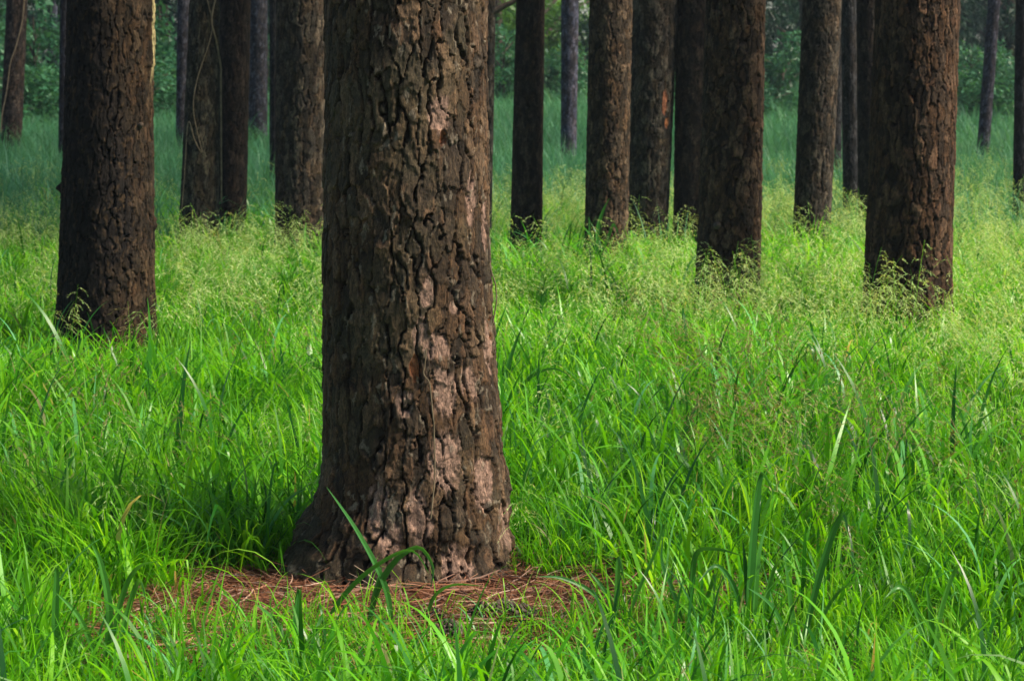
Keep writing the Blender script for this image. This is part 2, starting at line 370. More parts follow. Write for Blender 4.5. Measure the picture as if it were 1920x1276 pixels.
def bark_trunk(name, seed, axis, radius, H, zvis, nth, dz, cell, depth, mat, tint=(1, 1, 1), extra=None, outline=None, fiss=(0.013, 0.0055, 0.003), limbs=True, gain=0.95):
    """one trunk mesh: plated, fissured bark as real relief up to zvis, plain above"""
    zs = np.concatenate([np.arange(-0.08, zvis, dz), np.arange(zvis, H, 0.5), [H]])
    th = np.arange(nth) / nth * 2 * np.pi
    TH, Z = np.meshgrid(th, zs)
    U = TH / (2 * np.pi)
    R = radius(Z, TH)
    r0 = float(np.mean(radius(np.array([1.2]), np.array([0.0]))))
    circ = 2 * math.pi * r0
    nx = max(5, round(circ / cell[0]))
    X, Y = U * nx, Z / cell[1]
    wx = (fbm(U * nx * 1.3, Z / cell[1] * 1.1, max(1, round(nx * 1.3)), seed + 50) - 0.5)
    # keep the warp periodic by sampling on a whole number of cells
    wx = (fbm(U * nx, Z / cell[1] * 1.1, nx, seed + 50) - 0.5); wy = (fbm(U * nx, Z / cell[1] * 1.4 + 40, nx, seed + 60) - 0.5)
    wf = fbm(U * nx * 4, Z / cell[1] * 5, nx * 4, seed + 70, 3) - 0.5
    wb = fbm(U * nx * 2, Z / cell[1] * 1.2 + 9, nx * 2, seed + 80, 3) - 0.5
    xw, yw = X + 1.3 * wx + 0.45 * wb + 0.14 * wf, Y + 0.9 * wy + 0.10 * wf
    f1, e1, id1, oy1, cx, cy = voro(xw, yw, nx, seed, 0.55)
    xw2, yw2 = xw * 2 + 0.25 * wf, yw * 1.8 + 0.3 * wf
    g1, e2, id2, oy2, _, _ = voro(xw2, yw2, nx * 2, seed + 100, 0.7)
    xw3, yw3 = xw * 5 + 0.4 * wf, yw * 4 + 0.4 * wf
    _, e3, id3, _, _, _ = voro(xw3, yw3, nx * 5, seed + 200)
    fine = fbm(U * nx * 6, Z / cell[1] * 6, nx * 6, seed + 300, 4)
    gap = fbm(U * nx, Z / cell[1] * 0.8 + 17, nx, seed + 90, 2)                # fissures open and close along the trunk
    wid = 0.075 + 0.16 * sstep(0.40, 0.75, gap)
    p1 = sstep(0.25, 1.0, (e1 + 0.06 * (fine - 0.5)) / wid); p2 = sstep(0.01, 0.10, e2 + 0.06 * (fine - 0.5)); p3 = sstep(0.0, 0.18, e3)
    hgt = p1 * (0.60 + 0.26 * id1 - 0.14 * oy1 - 0.12 * oy2) + p1 * (0.22 * id2 + 0.06 * p2 + 0.12 * id3 + 0.04 * p3) - 0.22 + 0.16 * (fine - 0.5)
    fade = 1 - sstep(zvis - 0.25, zvis + 0.3, Z)
    R2 = R + depth * (hgt - 0.55) * fade
    # colours of the bark itself: inner bark in the fissures, weathered plates outside
    k = (id1 * 3.999).astype(int)
    c = PLATE[k] * (0.40 + 0.75 * id2 + 0.55 * id3)[..., None]
    c = c * (0.30 + 1.3 * fine)[..., None] * (0.55 + 0.45 * p2)[..., None] * 0.82
    warm = sstep(0.82, 0.95, id2)[..., None] * p1[..., None]
    c = c * (1 - 0.45 * warm) + 0.45 * warm * np.array([0.16, 0.098, 0.062])
    fi = np.array(fiss)
    c = fi + (c - fi) * (0.12 + 0.88 * p1)[..., None]
    c = c * np.array(tint) * gain  # on distant trunks the tint also holds haze blue
    D = dict(TH=TH, Z=Z, id1=id1, id2=id2, id3=id3, p1=p1, p2=p2, cx=cx, cy=cy, fine=fine, nx=nx, wf=wf, cell=cell, e1=e1)
    if extra: R2, c = extra(D, R2, c)
    ax = axis(Z)
    if outline is not None: R2 = outline(D, R2)
    V = np.stack([ax[0] + R2 * np.sin(TH), ax[1] - R2 * np.cos(TH), Z], -1).reshape(-1, 3)
    nz = len(zs)
    a = np.arange(nz - 1)[:, None] * nth + np.arange(nth)[None]; b = np.arange(nz - 1)[:, None] * nth + (np.arange(nth)[None] + 1) % nth
    Fq = np.stack([a, b, b + nth, a + nth], -1).reshape(-1, 4)
    col = np.concatenate([np.clip(c, 0.002, 1), np.ones(c.shape[:2] + (1,))], -1).reshape(-1, 4)
    if limbs:                                                     # limbs that carry the crown high above the picture
        rng = np.random.default_rng(seed); VV, FF, CC = [V], [Fq], [col]; n = len(V)
        for j in range(9):
            z0 = H * (0.55 + 0.4 * j / 9); a0 = j * 2.4 + rng.uniform(0, 0.6); L = (H - z0) * 0.32 + 1.0
            ac = axis(np.array([z0])); o = np.array([float(ac[0][0]), float(ac[1][0]), z0])
            for s in range(5):
                t = s / 4; ctr = o + np.array([math.cos(a0) * L * t, math.sin(a0) * L * t, L * (0.25 * t + 0.15 * t * t)])
                rb = 0.05 * (1 - 0.8 * t)
                w = np.arange(6) / 6 * 2 * np.pi
                VV.append(ctr + np.stack([-math.sin(a0) * np.cos(w) * rb, math.cos(a0) * np.cos(w) * rb, np.sin(w) * rb], 1))
                CC.append(np.tile([0.12, 0.09, 0.07, 1], (6, 1)))
                if s:
                    i = np.arange(6); m = (i + 1) % 6
                    FF.append(np.stack([n - 6 + i, n - 6 + m, n + m, n + i], 1))
                n += 6
        V, Fq, col = np.concatenate(VV), np.concatenate(FF), np.concatenate(CC)
    return mesh_from(name, V, Fq, [mat], True, None, {'tint': ('FLOAT_COLOR', col)})

def needle_crown(seed):
    """tufts of long needles round limb ends; origin at the trunk base, 16 m tall"""
    rng = np.random.default_rng(seed); g = Geo()
    n = 90
    z = 9.2 + 7.4 * rng.uniform(0, 1, n); rad = (0.5 + 2.6 * np.sin(np.clip((17.2 - z) / 8.5, 0, 1) * 2.4)) * np.sqrt(rng.uniform(0.1, 1, n))
    a = rng.uniform(0, 2 * np.pi, n)
    C = np.stack([rad * np.cos(a), rad * np.sin(a), z], 1)
    m = 42
    c = np.repeat(C, m, 0) + rng.normal(0, 0.26, (n * m, 3)) * [1.2, 1.2, 0.7]
    d = rng.normal(0, 1, (n * m, 3)); d[:, 2] += 0.4; d /= np.linalg.norm(d, axis=1)[:, None]
    L = rng.uniform(0.18, 0.34, (n * m, 1))
    P = np.stack([c, c + d * L * 0.6, c + d * L - [0, 0, 0.04]], 1)
    strips(g, P, np.tile([0.03, 0.045, 0.006], (n * m, 1)), rng.uniform(0, 1, n * m), rng=rng)
    V, Fq, T, M = g.out()
    return mesh_from('crown', V, Fq, [M_NEEDLE], True, M, {'tone': ('FLOAT', T)})

CROWNS = [needle_crown(900 + k) for k in range(3)]

def tube(pts, r, sides=7):
    pts = np.asarray(pts, float); n = len(pts)
    r = np.broadcast_to(r, (n,))
    T = np.gradient(pts, axis=0); T /= np.linalg.norm(T, axis=1)[:, None] + 1e-9
    ref = np.array([0.31, 0.9, 0.2]); A = np.cross(T, ref); A /= np.linalg.norm(A, axis=1)[:, None]; B = np.cross(T, A)
    w = np.arange(sides) / sides * 2 * np.pi
    V = (pts[:, None] + r[:, None, None] * (np.cos(w)[None, :, None] * A[:, None] + np.sin(w)[None, :, None] * B[:, None])).reshape(-1, 3)
    i = np.arange(n - 1)[:, None] * sides
    a, b = i + np.arange(sides)[None], i + (np.arange(sides)[None] + 1) % sides
    return V, np.stack([a, b, b + sides, a + sides], -1).reshape(-1, 4)

def smooth_path(pts, n=40):
    pts = np.asarray(pts, float); t = np.linspace(0, len(pts) - 1, n); out = []
    for u in t:
        i = min(int(u), len(pts) - 2); f = u - i
        p0, p1, p2, p3 = pts[max(i - 1, 0)], pts[i], pts[i + 1], pts[min(i + 2, len(pts) - 1)]
        out.append(0.5 * (2 * p1 + (p2 - p0) * f + (2 * p0 - 5 * p1 + 4 * p2 - p3) * f * f + (3 * p1 - p0 - 3 * p2 + p3) * f ** 3))
    return np.array(out)

# --- the big pine in front
PROFILE = [(0, 613, 911), (200, 612, 912), (400, 609, 914), (500, 608, 917), (600, 609, 921), (700, 610, 930), (800, 610, 939),
           (880, 606, 947), (940, 591, 954), (1000, 555, 961), (1040, 530, 963), (1062, 512, 966), (1080, 498, 968), (1105, 480, 971), (1125, 470, 975)]
CX = 762
pz, pl, pr = [], [], []
for (py, l, r) in PROFILE[::-1]:
    xl, z = ray(l, py, BASE); xr, _ = ray(r, py, BASE); xc, _ = ray(CX, 400, BASE)
    pz.append(z); pl.append(xc - xl); pr.append(xr - xc)
XC = ray(CX, 400, BASE)[0]
zt = 14.0
pz += [zt]; pl += [0.10]; pr += [0.10]
def main_radius(Z, TH):
    s = np.sin(TH)
    L = np.interp(Z, pz, pl); Rr = np.interp(Z, pz, pr)
    fl = np.exp(-np.clip(Z, 0, 9) / 0.16)
    mid = np.minimum((L + Rr) / 2, 0.250 + 0.06 * fl)
    # the left flare is a buttress: narrow in angle, front and back bulge less
    angl = np.abs(((TH - (1.5 * np.pi + 0.22) + np.pi) % (2 * np.pi)) - np.pi); lobe = np.exp(-(angl / 0.85) ** 2)
    angr = np.abs(((TH - 0.5 * np.pi + np.pi) % (2 * np.pi)) - np.pi); lobr = np.exp(-(angr / 0.85) ** 2)
    base = mid + (L - mid) * lobe + (Rr - mid) * lobr
    knob = (fbm(TH / (2 * np.pi) * 12, Z * 9, 12, 515, 3) - 0.5) * 0.10 * np.exp(-(np.clip(Z, 0, 9) / 0.30) ** 2)
    return base + knob + fl * 0.05 * np.cos(TH * 5 + 0.8) * (1 - lobe * 0.8) * (0.6 - 0.4 * s)
def main_axis(Z): return XC + 0 * Z, BASE + 0 * Z

# bare pinkish and orange plates, pixel positions in the photo -> angle and height on the trunk
def spot(px, py):
    x, z = ray(px, py, BASE - 0.2)
    r = float(main_radius(np.array([z]), np.array([0.3]))[0])
    return math.asin(max(-0.97, min(0.97, (x - XC) / r))) % (2 * math.pi), z
PINK = [(825, 215, 26, 38), (795, 620, 20, 34), (825, 655, 26, 26), (830, 730, 30, 46), (762, 748, 18, 30), (710, 930, 18, 60), (785, 960, 26, 50),
        (905, 660, 16, 50), (850, 575, 9, 12), (800, 545, 14, 30), (880, 370, 16, 50), (875, 720, 22, 40), (890, 900, 26, 60), (835, 860, 34, 60), (905, 420, 14, 60), (920, 1010, 26, 60), (850, 1050, 30, 40), (740, 1000, 20, 30)]
ORANGE = [(780, 685, 10, 22), (831, 258, 7, 14), (914, 615, 8, 30)]
def main_extra(D, R2, c):
    TH, Z, p1 = D['TH'], D['Z'], D['p1']
    def blob(px, py, rx, ry, rag=0.9):
        t0, z0 = spot(px, py)
        dt = ((TH - t0 + np.pi) % (2 * np.pi) - np.pi) * 0.26
        q = (dt / (rx / 606)) ** 2 + ((Z - z0) / (ry / 606)) ** 2
        return (1 - sstep(0.55, 1.0, q + rag * (D['wf'] + (D['id2'] - 0.5)))) * sstep(0.2, 0.8, p1)
    # greenish lichen tone in random patches over the plates, all round the trunk
    lich = sstep(0.45, 0.7, fbm(TH / (2 * np.pi) * 8, Z * 5, 8, 77, 3))[..., None] * p1[..., None]
    c = c * (1 - 0.35 * lich) + 0.35 * lich * np.array([0.085, 0.074, 0.040])
    pk = np.zeros(Z.shape)
    for b in PINK: pk = np.maximum(pk, blob(*b))
    c = c + (np.array([0.30, 0.19, 0.15]) * (0.3 + 0.8 * D['fine'] + 0.5 * D['id3'])[..., None] - c) * (0.72 * pk)[..., None]
    R2 = R2 - 0.003 * pk
    og = np.zeros(Z.shape)
    for b in ORANGE: og = np.maximum(og, blob(b[0], b[1], b[2] * 1.1, b[3] * 1.1, 0.9))
    c = c + (np.array([0.30, 0.105, 0.042]) - c) * (0.8 * og)[..., None]
    R2 = R2 - 0.012 * og
    # small lichen and resin specks
    sp = sstep(0.93, 0.97, D['id3'])[..., None] * p1[..., None] * 0.6
    c = c * (1 - sp) + sp * np.array([0.20, 0.17, 0.13])
    return R2, c

t = empty('pine_tree', (0, 0, 0))
tag(t, 'nearest and thickest pine trunk with plated bark, standing on the needle mound', 'tree', 'pine trees of the stand')
link('trunk', bark_trunk('trunk', 21, main_axis, main_radius, 15.0, 2.15, 500, 0.0040, (0.044, 0.105), 0.022, M_BARK_MAIN, (1.12, 0.93, 0.76), extra=main_extra, gain=0.74), t)
cr = link('crown', CROWNS[0], t, (XC, BASE, 0))

# --- every other trunk: photo edges at the top of the frame and at the grass line
TREES = [
 # xl0, xr0, xl1, xr1, ybase, name, label, cell, depth, tint (for distant trunks the blue of haze is put into it)
 (127, 283, 108, 290, 637, 'charred pine blackened by fire on its left side, by itself at the left', (0.045, 0.098), 0.022, (0.40, 0.36, 0.31)),
 (357, 410, 337, 410, 403, 'grey-brown leaning pine with pale vines climbing up it, left of the dark slim pine', (0.041, 0.098), 0.015, (0.54, 0.65, 0.68)),
 (412, 469, 411, 461, 388, 'very dark slim pine close behind the one with pale vines', (0.037, 0.090), 0.013, (0.23, 0.24, 0.27)),
 (519, 612, 517, 607, 404, 'grey pine partly hidden by the left edge of the big front trunk', (0.041, 0.098), 0.017, (0.57, 0.62, 0.68)),
 (968, 1022, 957, 1017, 420, 'smooth dark brown pine standing alone just right of the big front trunk', (0.029, 0.075), 0.008, (0.31, 0.31, 0.34)),
 (1107, 1184, 1097, 1177, 460, 'brown flaky pine with a broad green leaf at its foot', (0.041, 0.083), 0.018, (0.62, 0.59, 0.57)),
 (1185, 1270, 1180, 1252, 400, 'grey pine with an orange scar on its right side', (0.041, 0.090), 0.015, (0.64, 0.73, 0.86)),
 (1268, 1335, 1264, 1322, 400, 'dark pine half hidden behind the left edge of the pine with a broken branch stub', (0.041, 0.090), 0.014, (0.35, 0.34, 0.36)),
 (1325, 1434, 1304, 1424, 532, 'stout brown pine with a small broken branch stub low on its trunk', (0.049, 0.098), 0.022, (0.62, 0.55, 0.52)),
 (1507, 1577, 1488, 1557, 405, 'grey-brown pine leaning slightly right, left of the thin grey-violet trunk', (0.037, 0.083), 0.013, (0.48, 0.53, 0.60)),
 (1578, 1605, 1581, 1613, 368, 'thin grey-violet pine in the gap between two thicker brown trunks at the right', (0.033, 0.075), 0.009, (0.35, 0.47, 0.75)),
 (1606, 1650, 1610, 1650, 385, 'dark pine mostly hidden behind the left edge of the thick right-hand pine', (0.037, 0.083), 0.012, (0.26, 0.28, 0.33)),
 (1643, 1797, 1621, 1784, 548, 'thick reddish-brown pine rising from seeding grass at the right, broadest trunk on that side', (0.049, 0.112), 0.023, (0.57, 0.47, 0.43)),
 (907, 929, 905, 922, 400, 'slim grey pine with a dead side branch, peeping out right of the big front trunk', (0.033, 0.075), 0.009, (0.43, 0.54, 0.68)),
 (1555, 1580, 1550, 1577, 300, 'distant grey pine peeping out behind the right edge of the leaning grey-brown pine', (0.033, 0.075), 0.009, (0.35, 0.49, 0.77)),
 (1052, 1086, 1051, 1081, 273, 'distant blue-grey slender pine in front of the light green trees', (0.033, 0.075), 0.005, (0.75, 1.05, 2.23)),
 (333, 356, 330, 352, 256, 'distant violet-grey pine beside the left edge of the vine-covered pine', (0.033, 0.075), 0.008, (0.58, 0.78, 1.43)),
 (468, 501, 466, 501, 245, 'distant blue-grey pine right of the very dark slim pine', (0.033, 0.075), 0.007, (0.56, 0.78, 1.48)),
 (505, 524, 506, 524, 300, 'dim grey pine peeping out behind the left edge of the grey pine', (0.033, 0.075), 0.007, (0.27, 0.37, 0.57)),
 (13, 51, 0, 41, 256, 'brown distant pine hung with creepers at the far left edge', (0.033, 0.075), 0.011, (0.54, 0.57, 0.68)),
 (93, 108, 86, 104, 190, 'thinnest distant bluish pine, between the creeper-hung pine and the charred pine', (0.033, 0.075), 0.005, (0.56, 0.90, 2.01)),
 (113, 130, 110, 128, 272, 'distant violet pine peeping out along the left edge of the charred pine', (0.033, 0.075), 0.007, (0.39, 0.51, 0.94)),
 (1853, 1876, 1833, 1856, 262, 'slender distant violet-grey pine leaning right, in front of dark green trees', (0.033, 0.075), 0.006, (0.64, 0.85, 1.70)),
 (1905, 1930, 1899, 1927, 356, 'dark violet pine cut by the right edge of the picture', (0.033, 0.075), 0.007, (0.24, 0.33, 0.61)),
]

def char_extra(D, R2, c):
    TH, Z = D['TH'], D['Z']
    x = np.sin(TH) - 0.06 + 0.10 * D['wf'] * 2
    edge = np.interp(Z, [0.0, 0.30, 0.36, 0.52, 0.58, 0.75, 0.95, 1.15, 1.40, 1.7, 2.4], [0.12, 0.14, 0.17, 0.22, 0.55, 0.66, 0.62, 0.48, 0.25, 0.0, -0.25])
    back = np.cos(TH) < -0.2
    m = 1 - sstep(-0.08, 0.10, x - edge + 0.25 * (D['fine'] - 0.5))
    soft = 1 - sstep(-0.1, 0.75, x - edge)
    m = np.where(back, np.maximum(m, 0.7), np.maximum(m, 0.6 * soft))
    burnt = np.array([0.008, 0.0065, 0.006]) * (0.6 + 1.2 * D['p1'] * D['id2'])[..., None] + np.array([0.03, 0.018, 0.008]) * (sstep(0.8, 0.95, D['id3']) * D['p1'])[..., None]
    c = c + (burnt - c) * (0.96 * m)[..., None]
    # a raised flake of pale bark high on the right edge
    dt = np.abs(((TH - 1.42 + np.pi) % (2 * np.pi)) - np.pi)
    fl = (1 - sstep(0.10, 0.2, dt)) * sstep(1.45, 1.62, Z) * (1 - sstep(2.1, 2.3, Z))
    c = c + (np.array([0.34, 0.29, 0.15]) - c) * (fl * 0.8 * (dt < 0.09))[..., None]
    R2 = R2 + 0.02 * fl
    # knob on the left edge
    kb = np.exp(-(((TH - 4.75) / 0.10) ** 2 + ((Z - 0.93) / 0.022) ** 2))
    R2 = R2 + 0.03 * kb
    fk = np.exp(-(((TH - 1.55) / 0.10) ** 2 + ((Z - 0.74) / 0.04) ** 4))
    R2 = R2 + 0.022 * fk
    return R2, c

def scar_extra(D, R2, c):
    TH, Z = D['TH'], D['Z']
    for (t0, z0, a, b, col) in ((0.62, 1.26, 0.16, 0.11, (0.38, 0.15, 0.085)), (0.78, 1.10, 0.12, 0.05, (0.52, 0.20, 0.09))):
        q = ((TH - t0) / a) ** 2 + ((Z - z0) / b) ** 2
        m = 1 - sstep(0.6, 1.0, q + 0.8 * D['wf'])
        c = c + (np.array(col) - c) * (0.85 * m)[..., None]; R2 = R2 - 0.008 * m
    return R2, c

tree_info = []
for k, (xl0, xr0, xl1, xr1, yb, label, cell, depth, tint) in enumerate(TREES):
    d = ground_d(yb, 0.10 if k == 0 else 0.23 if yb > 440 else 0.37 if yb > 340 else 0.47)
    xa, z1 = ray(xl1, yb, d); xb, _ = ray(xr1, yb, d); xc, z0 = ray(xl0, 0, d); xd, _ = ray(xr0, 0, d)
    c1, c0, r1, r0 = (xa + xb) / 2, (xc + xd) / 2, (xb - xa) / 2, (xd - xc) / 2
    lean = (c0 - c1) / (z0 - z1); taper = (r0 - r1) / (z0 - z1)
    bx = c1 - lean * z1
    H = 13.5 + 2.5 * RNG.uniform()
    def axis(Z, bx=bx, lean=lean, d=d, z0=z0):
        zz = np.clip(Z, -1, 4.0); zz2 = np.clip(Z - 4.0, 0, 30)
        return bx + lean * zz + lean * 3.0 * (1 - np.exp(-zz2 / 3.0)), d + 0 * Z
    def radius(Z, TH, r1=r1, z1=z1, taper=taper, H=H, k=k):
        r = r1 + taper * (np.clip(Z, 0.05, 4.0) - z1)
        r = np.maximum(r, 0.3 * r1)
        r = r * (1 - 0.75 * np.clip((Z - 4.0) / (H - 4.0), 0, 1))
        fl = np.exp(-np.clip(Z, 0, 9) / 0.11)
        low = 0.035 * np.sin(2 * TH + k * 1.7 + Z * 0.8) + 0.02 * np.sin(3 * TH + k + Z * 1.7)
        return r * (1 + low * 0.7 + fl * (0.16 + 0.07 * np.cos(4 * TH + k)))
    pxm = max(0.004, d / 4000 * 1920 / 1024 * 0.8)
    nth = int(min(380, max(48, 2 * math.pi * r1 / pxm)))
    zvis = max(2.3, z0 + 0.6)
    t = empty('pine_tree', (bx, d, 0))
    tag(t, label, 'tree', 'pine trees of the stand')
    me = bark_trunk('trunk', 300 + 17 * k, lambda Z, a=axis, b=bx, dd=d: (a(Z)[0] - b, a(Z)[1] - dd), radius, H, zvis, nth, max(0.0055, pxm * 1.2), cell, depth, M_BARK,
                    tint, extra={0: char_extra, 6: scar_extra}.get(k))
    link('trunk', me, t)
    if k != 1 or True:
        cr = link('crown', CROWNS[k % 3], t, (float(axis(np.array([12.0]))[0][0]) - bx, 0, (H - 16.0)))
        cr.rotation_euler.z = k * 1.3; s_ = 0.85 + 0.3 * RNG.uniform(); cr.scale = (s_, s_, 1)
    tree_info.append((t, d, bx, axis, radius))

def on_trunk(k, px, py, out=0.012):
    t, d, bx, axis, radius = tree_info[k]
    x, z = ray(px, py, d - 0.1)
    cx = float(axis(np.array([z]))[0][0]); r = float(radius(np.array([z]), np.array([0.0]))[0])
    s = max(-0.98, min(0.98, (x - cx) / r)); th = math.asin(s)
    return np.array([cx + (r + out) * math.sin(th), d - (r + out) * math.cos(th), z])

def stub(parent, k, px, py, L, r, ang, name, up=0.15):
    t, d, bx, axis, radius = tree_info[k]
    p = on_trunk(k, px, py, -0.03) - np.array(t.location)
    dv = np.array([math.sin(ang), -math.cos(ang), up])
    pts = smooth_path([p, p + dv * L * 0.5 + [0, 0, -0.01], p + dv * L], 12)
    rng = np.random.default_rng(int(px))
    V, Fq = tube(pts, np.linspace(r, r * 0.55, 12) * (1 + 0.12 * rng.normal(size=12)), 9)
    n = len(V); V = np.concatenate([V, [pts[-1] + dv * r * 0.25]])
    cap = [[n - 9 + i, n - 9 + (i + 1) % 9, n] for i in range(9)]
    return link(name, mesh_from(name, V, Fq.tolist() + cap, [M_TWIG]), parent)

stub(tree_info[8][0], 8, 1338, 418, 0.07, 0.028, 0.0, 'branch_stub', 0.0)
stub(tree_info[0][0], 0, 268, 232, 0.05, 0.02, 0.6, 'branch_stub', 0.0)
# dead side branch on the slim grey pine beside the big trunk
tt, d13, bx13, ax13, rd13 = tree_info[13]
x0, z0 = ray(924, 26, d13); x1, z1 = ray(945, 12, d13); x2, z2 = ray(985, -14, d13)
o13 = np.array(tt.location)
V, Fq = tube(smooth_path([np.array([x0 - 0.02, d13, z0]) - o13, np.array([x1, d13 - 0.02, z1]) - o13, np.array([x2, d13 - 0.05, z2]) - o13, np.array([x2 + 0.5, d13 - 0.1, z2 + 0.5]) - o13], 24), np.linspace(0.032, 0.008, 24))
link('dead_branch', mesh_from('dead_branch', V, Fq, [M_TWIG]), tt)

# vines
def vine(name, pts, r, label, cat='vine', group=None):
    pts = smooth_path(pts, 60); rng = np.random.default_rng(len(label))
    pts[1:-1] += np.cumsum(rng.normal(0, 0.0006, (58, 3)), 0) * 0.6
    V, Fq = tube(pts, r, 6)
    o = link(name, mesh_from(name, V, Fq, [M_VINE]))
    return tag(o, label, cat, group)
vine('climbing_vine', [on_trunk(1, *p, 0.02) for p in ((345, 395), (350, 330), (357, 230), (368, 262), (380, 284), (366, 210), (372, 150), (395, 60), (388, 0), (384, -30))], 0.0042,
     'pale vine looping across the front of the leaning grey-brown pine', group='vines on the leaning grey-brown pine')
vine('climbing_vine', [on_trunk(1, *p, 0.025) for p in ((410, 380), (411, 260), (413, 150), (410, 125), (401, 80), (394, 40), (399, 0), (404, -30))], 0.0075,
     'thicker brown vine running up the right edge of the leaning grey-brown pine', group='vines on the leaning grey-brown pine')
vine('hanging_creeper', [on_trunk(19, *p, 0.03) for p in ((44, -20), (40, 40), (30, 90), (22, 120), (16, 170), (8, 215), (6, 250))], 0.010,
     'thin creeper crossing down the brown distant pine at the far left edge', 'creeper')
def on_main(px, py, out=0.014):
    x, z = ray(px, py, BASE - 0.22)
    r = float(main_radius(np.array([z]), np.array([0.3]))[0]); s = max(-0.98, min(0.98, (x - XC) / r)); th = math.asin(s)
    r = float(main_radius(np.array([z]), np.array([th % (2 * math.pi)]))[0])
    return np.array([XC + (r + out) * math.sin(th), BASE - (r + out) * math.cos(th), z])
vine('dry_vine', [on_main(*p) for p in ((798, 650), (795, 680), (793, 695), (803, 712), (806, 740), (811, 790), (813, 850), (812, 905), (806, 965))], 0.0022,
     'thin dry pale vine hanging straight down the front of the big trunk')
e0 = on_main(915, 470, 0.0)
def edge_pt(px, py): x, z = ray(px, py, BASE - 0.03); return np.array([x, BASE - 0.03, z])
vine('dry_vine', [edge_pt(*p) for p in ((916, 440), (919, 500), (928, 530), (932, 560), (928, 590), (920, 625), (918, 645))], 0.0022,
     'thin wiry vine bowing off the right edge of the big trunk')

# ------------------------------------------------------------------ pine needles and cones
def needle_clump(seed, n=60, R=0.16):
    rng = np.random.default_rng(seed); g = Geo()
    a = rng.uniform(0, 2 * np.pi, n); L = rng.uniform(0.10, 0.22, n)
    c = np.stack([rng.normal(0, R * 0.5, n), rng.normal(0, R * 0.5, n), rng.uniform(0.0, 0.022, n)], 1)
    d = np.stack([np.cos(a), np.sin(a), rng.normal(0, 0.10, n)], 1); bow = np.stack([-np.sin(a), np.cos(a), np.zeros(n)], 1) * rng.normal(0, 0.02, n)[:, None]
    P = np.stack([c - d * L[:, None] / 2, c - d * L[:, None] / 6 + bow, c + d * L[:, None] / 6 + bow, c + d * L[:, None] / 2], 1)
    side = np.stack([-np.sin(a), np.cos(a), rng.normal(0, 0.6, n)], 1)
    strips(g, P, np.tile([0.0018, 0.0026, 0.0026, 0.0012], (n, 1)), rng.beta(2, 2, n), side=side, rng=rng)
    return g.out()
rng = np.random.default_rng(31)
N = 1150
a = rng.uniform(0, 2 * np.pi, N); r = np.sqrt(rng.uniform(0, 1, N)) * 1.12
r[-120:] = rng.uniform(1.0, 1.6, 120)
x = MX0 + 0.80 * r * np.cos(a); y = MY0 + 0.46 * r * np.sin(a)
pos = np.stack([x, y, mound_h(x, y) + 0.004 - 0.02 * np.clip(r - 0.8, 0, 1)], 1)
scatter('fallen_pine_needles', [needle_clump(40 + k) for k in range(5)], pos, rng.integers(0, 5, N), rng.uniform(0.8, 1.25, N),
        np.stack([rng.normal(0, 0.08, N), rng.normal(0, 0.08, N), rng.uniform(0, 6.28, N)], 1), [M_LITTER], 'rust-red fallen pine needles heaped round the foot of the big pine', 'pine needles')

def cone_mesh(seed, L=0.075, R=0.032):
    rng = np.random.default_rng(seed); V, Fq, T = [], [], []
    core, cf = tube(np.stack([np.linspace(-L / 2, L / 2, 9), np.zeros(9), np.zeros(9)], 1), R * 0.62 * np.sin(np.linspace(0.25, 2.95, 9)), 10)
    V.append(core); Fq.append(cf); T.append(np.full(len(core), 0.05)); n = len(core)
    m = 64
    for j in range(m):
        u = j / m; a = j * 2.39996; xr = -L / 2 + L * u; rr = R * math.sin(0.35 + 2.5 * u) ** 0.8
        ax = np.array([1.0, 0, 0]); ro = np.array([0, math.cos(a), math.sin(a)]); ta = np.cross(ax, ro)
        b = ax * xr + ro * rr * 0.5; tip = ax * (xr + 0.006 + 0.006 * rng.uniform()) + ro * rr * (0.98 + 0.12 * rng.uniform())
        w = 0.011 * (0.5 + math.sin(3 * u) * 0.6); th_ = 0.0035
        q = [b - ta * w * 0.3, b + ta * w * 0.3, tip + ta * w * 0.5, tip - ta * w * 0.5]
        up = (ax * 0.7 + ro * 0.3) * th_
        V.append(np.array(q + [p + up for p in q])); T.append(np.array([0.1, 0.1, 0.75, 0.75, 0.1, 0.1, 1.0, 1.0]) * (0.7 + 0.3 * rng.uniform()))
        Fq.append(np.array([[0, 1, 2, 3], [7, 6, 5, 4], [0, 4, 5, 1], [1, 5, 6, 2], [2, 6, 7, 3], [3, 7, 4, 0]]) + n); n += 8
    return mesh_from('pine_cone', np.concatenate(V), np.concatenate(Fq), [M_CONE], False, None, {'tone': ('FLOAT', np.concatenate(T))})
CONES = [(902, 1158, 'upright grey-scaled pine cone on the needle litter in front of the big trunk', 0.5, 1.0),
         (952, 1153, 'dark brown pine cone lying just right of the grey-scaled one on the litter', 2.2, 1.0),
         (838, 1190, 'blackish pine cone deepest in the grass in front of the litter', 1.2, 0.95),
         (806, 1162, 'small dark pine cone half sunk in the litter at the grass edge', 0.2, 0.8),
         (985, 1160, 'reddish-brown pine cone nearest the right end of the row on the litter', 2.8, 0.95)]
cm = cone_mesh(3)
for k, (px, py, lab, rz, s) in enumerate(CONES):
    d = ground_d(py, 0.04); x, z = ray(px, py, d)
    o = link('pine_cone', cm, None, (x, d, float(mound_h(np.array(x), np.array(d))) + 0.045))
    o.rotation_euler = (0.4 * k, 0.25, rz); o.scale = (s * 1.25,) * 3
    tag(o, lab, 'pine cone', 'pine cones under the big pine')

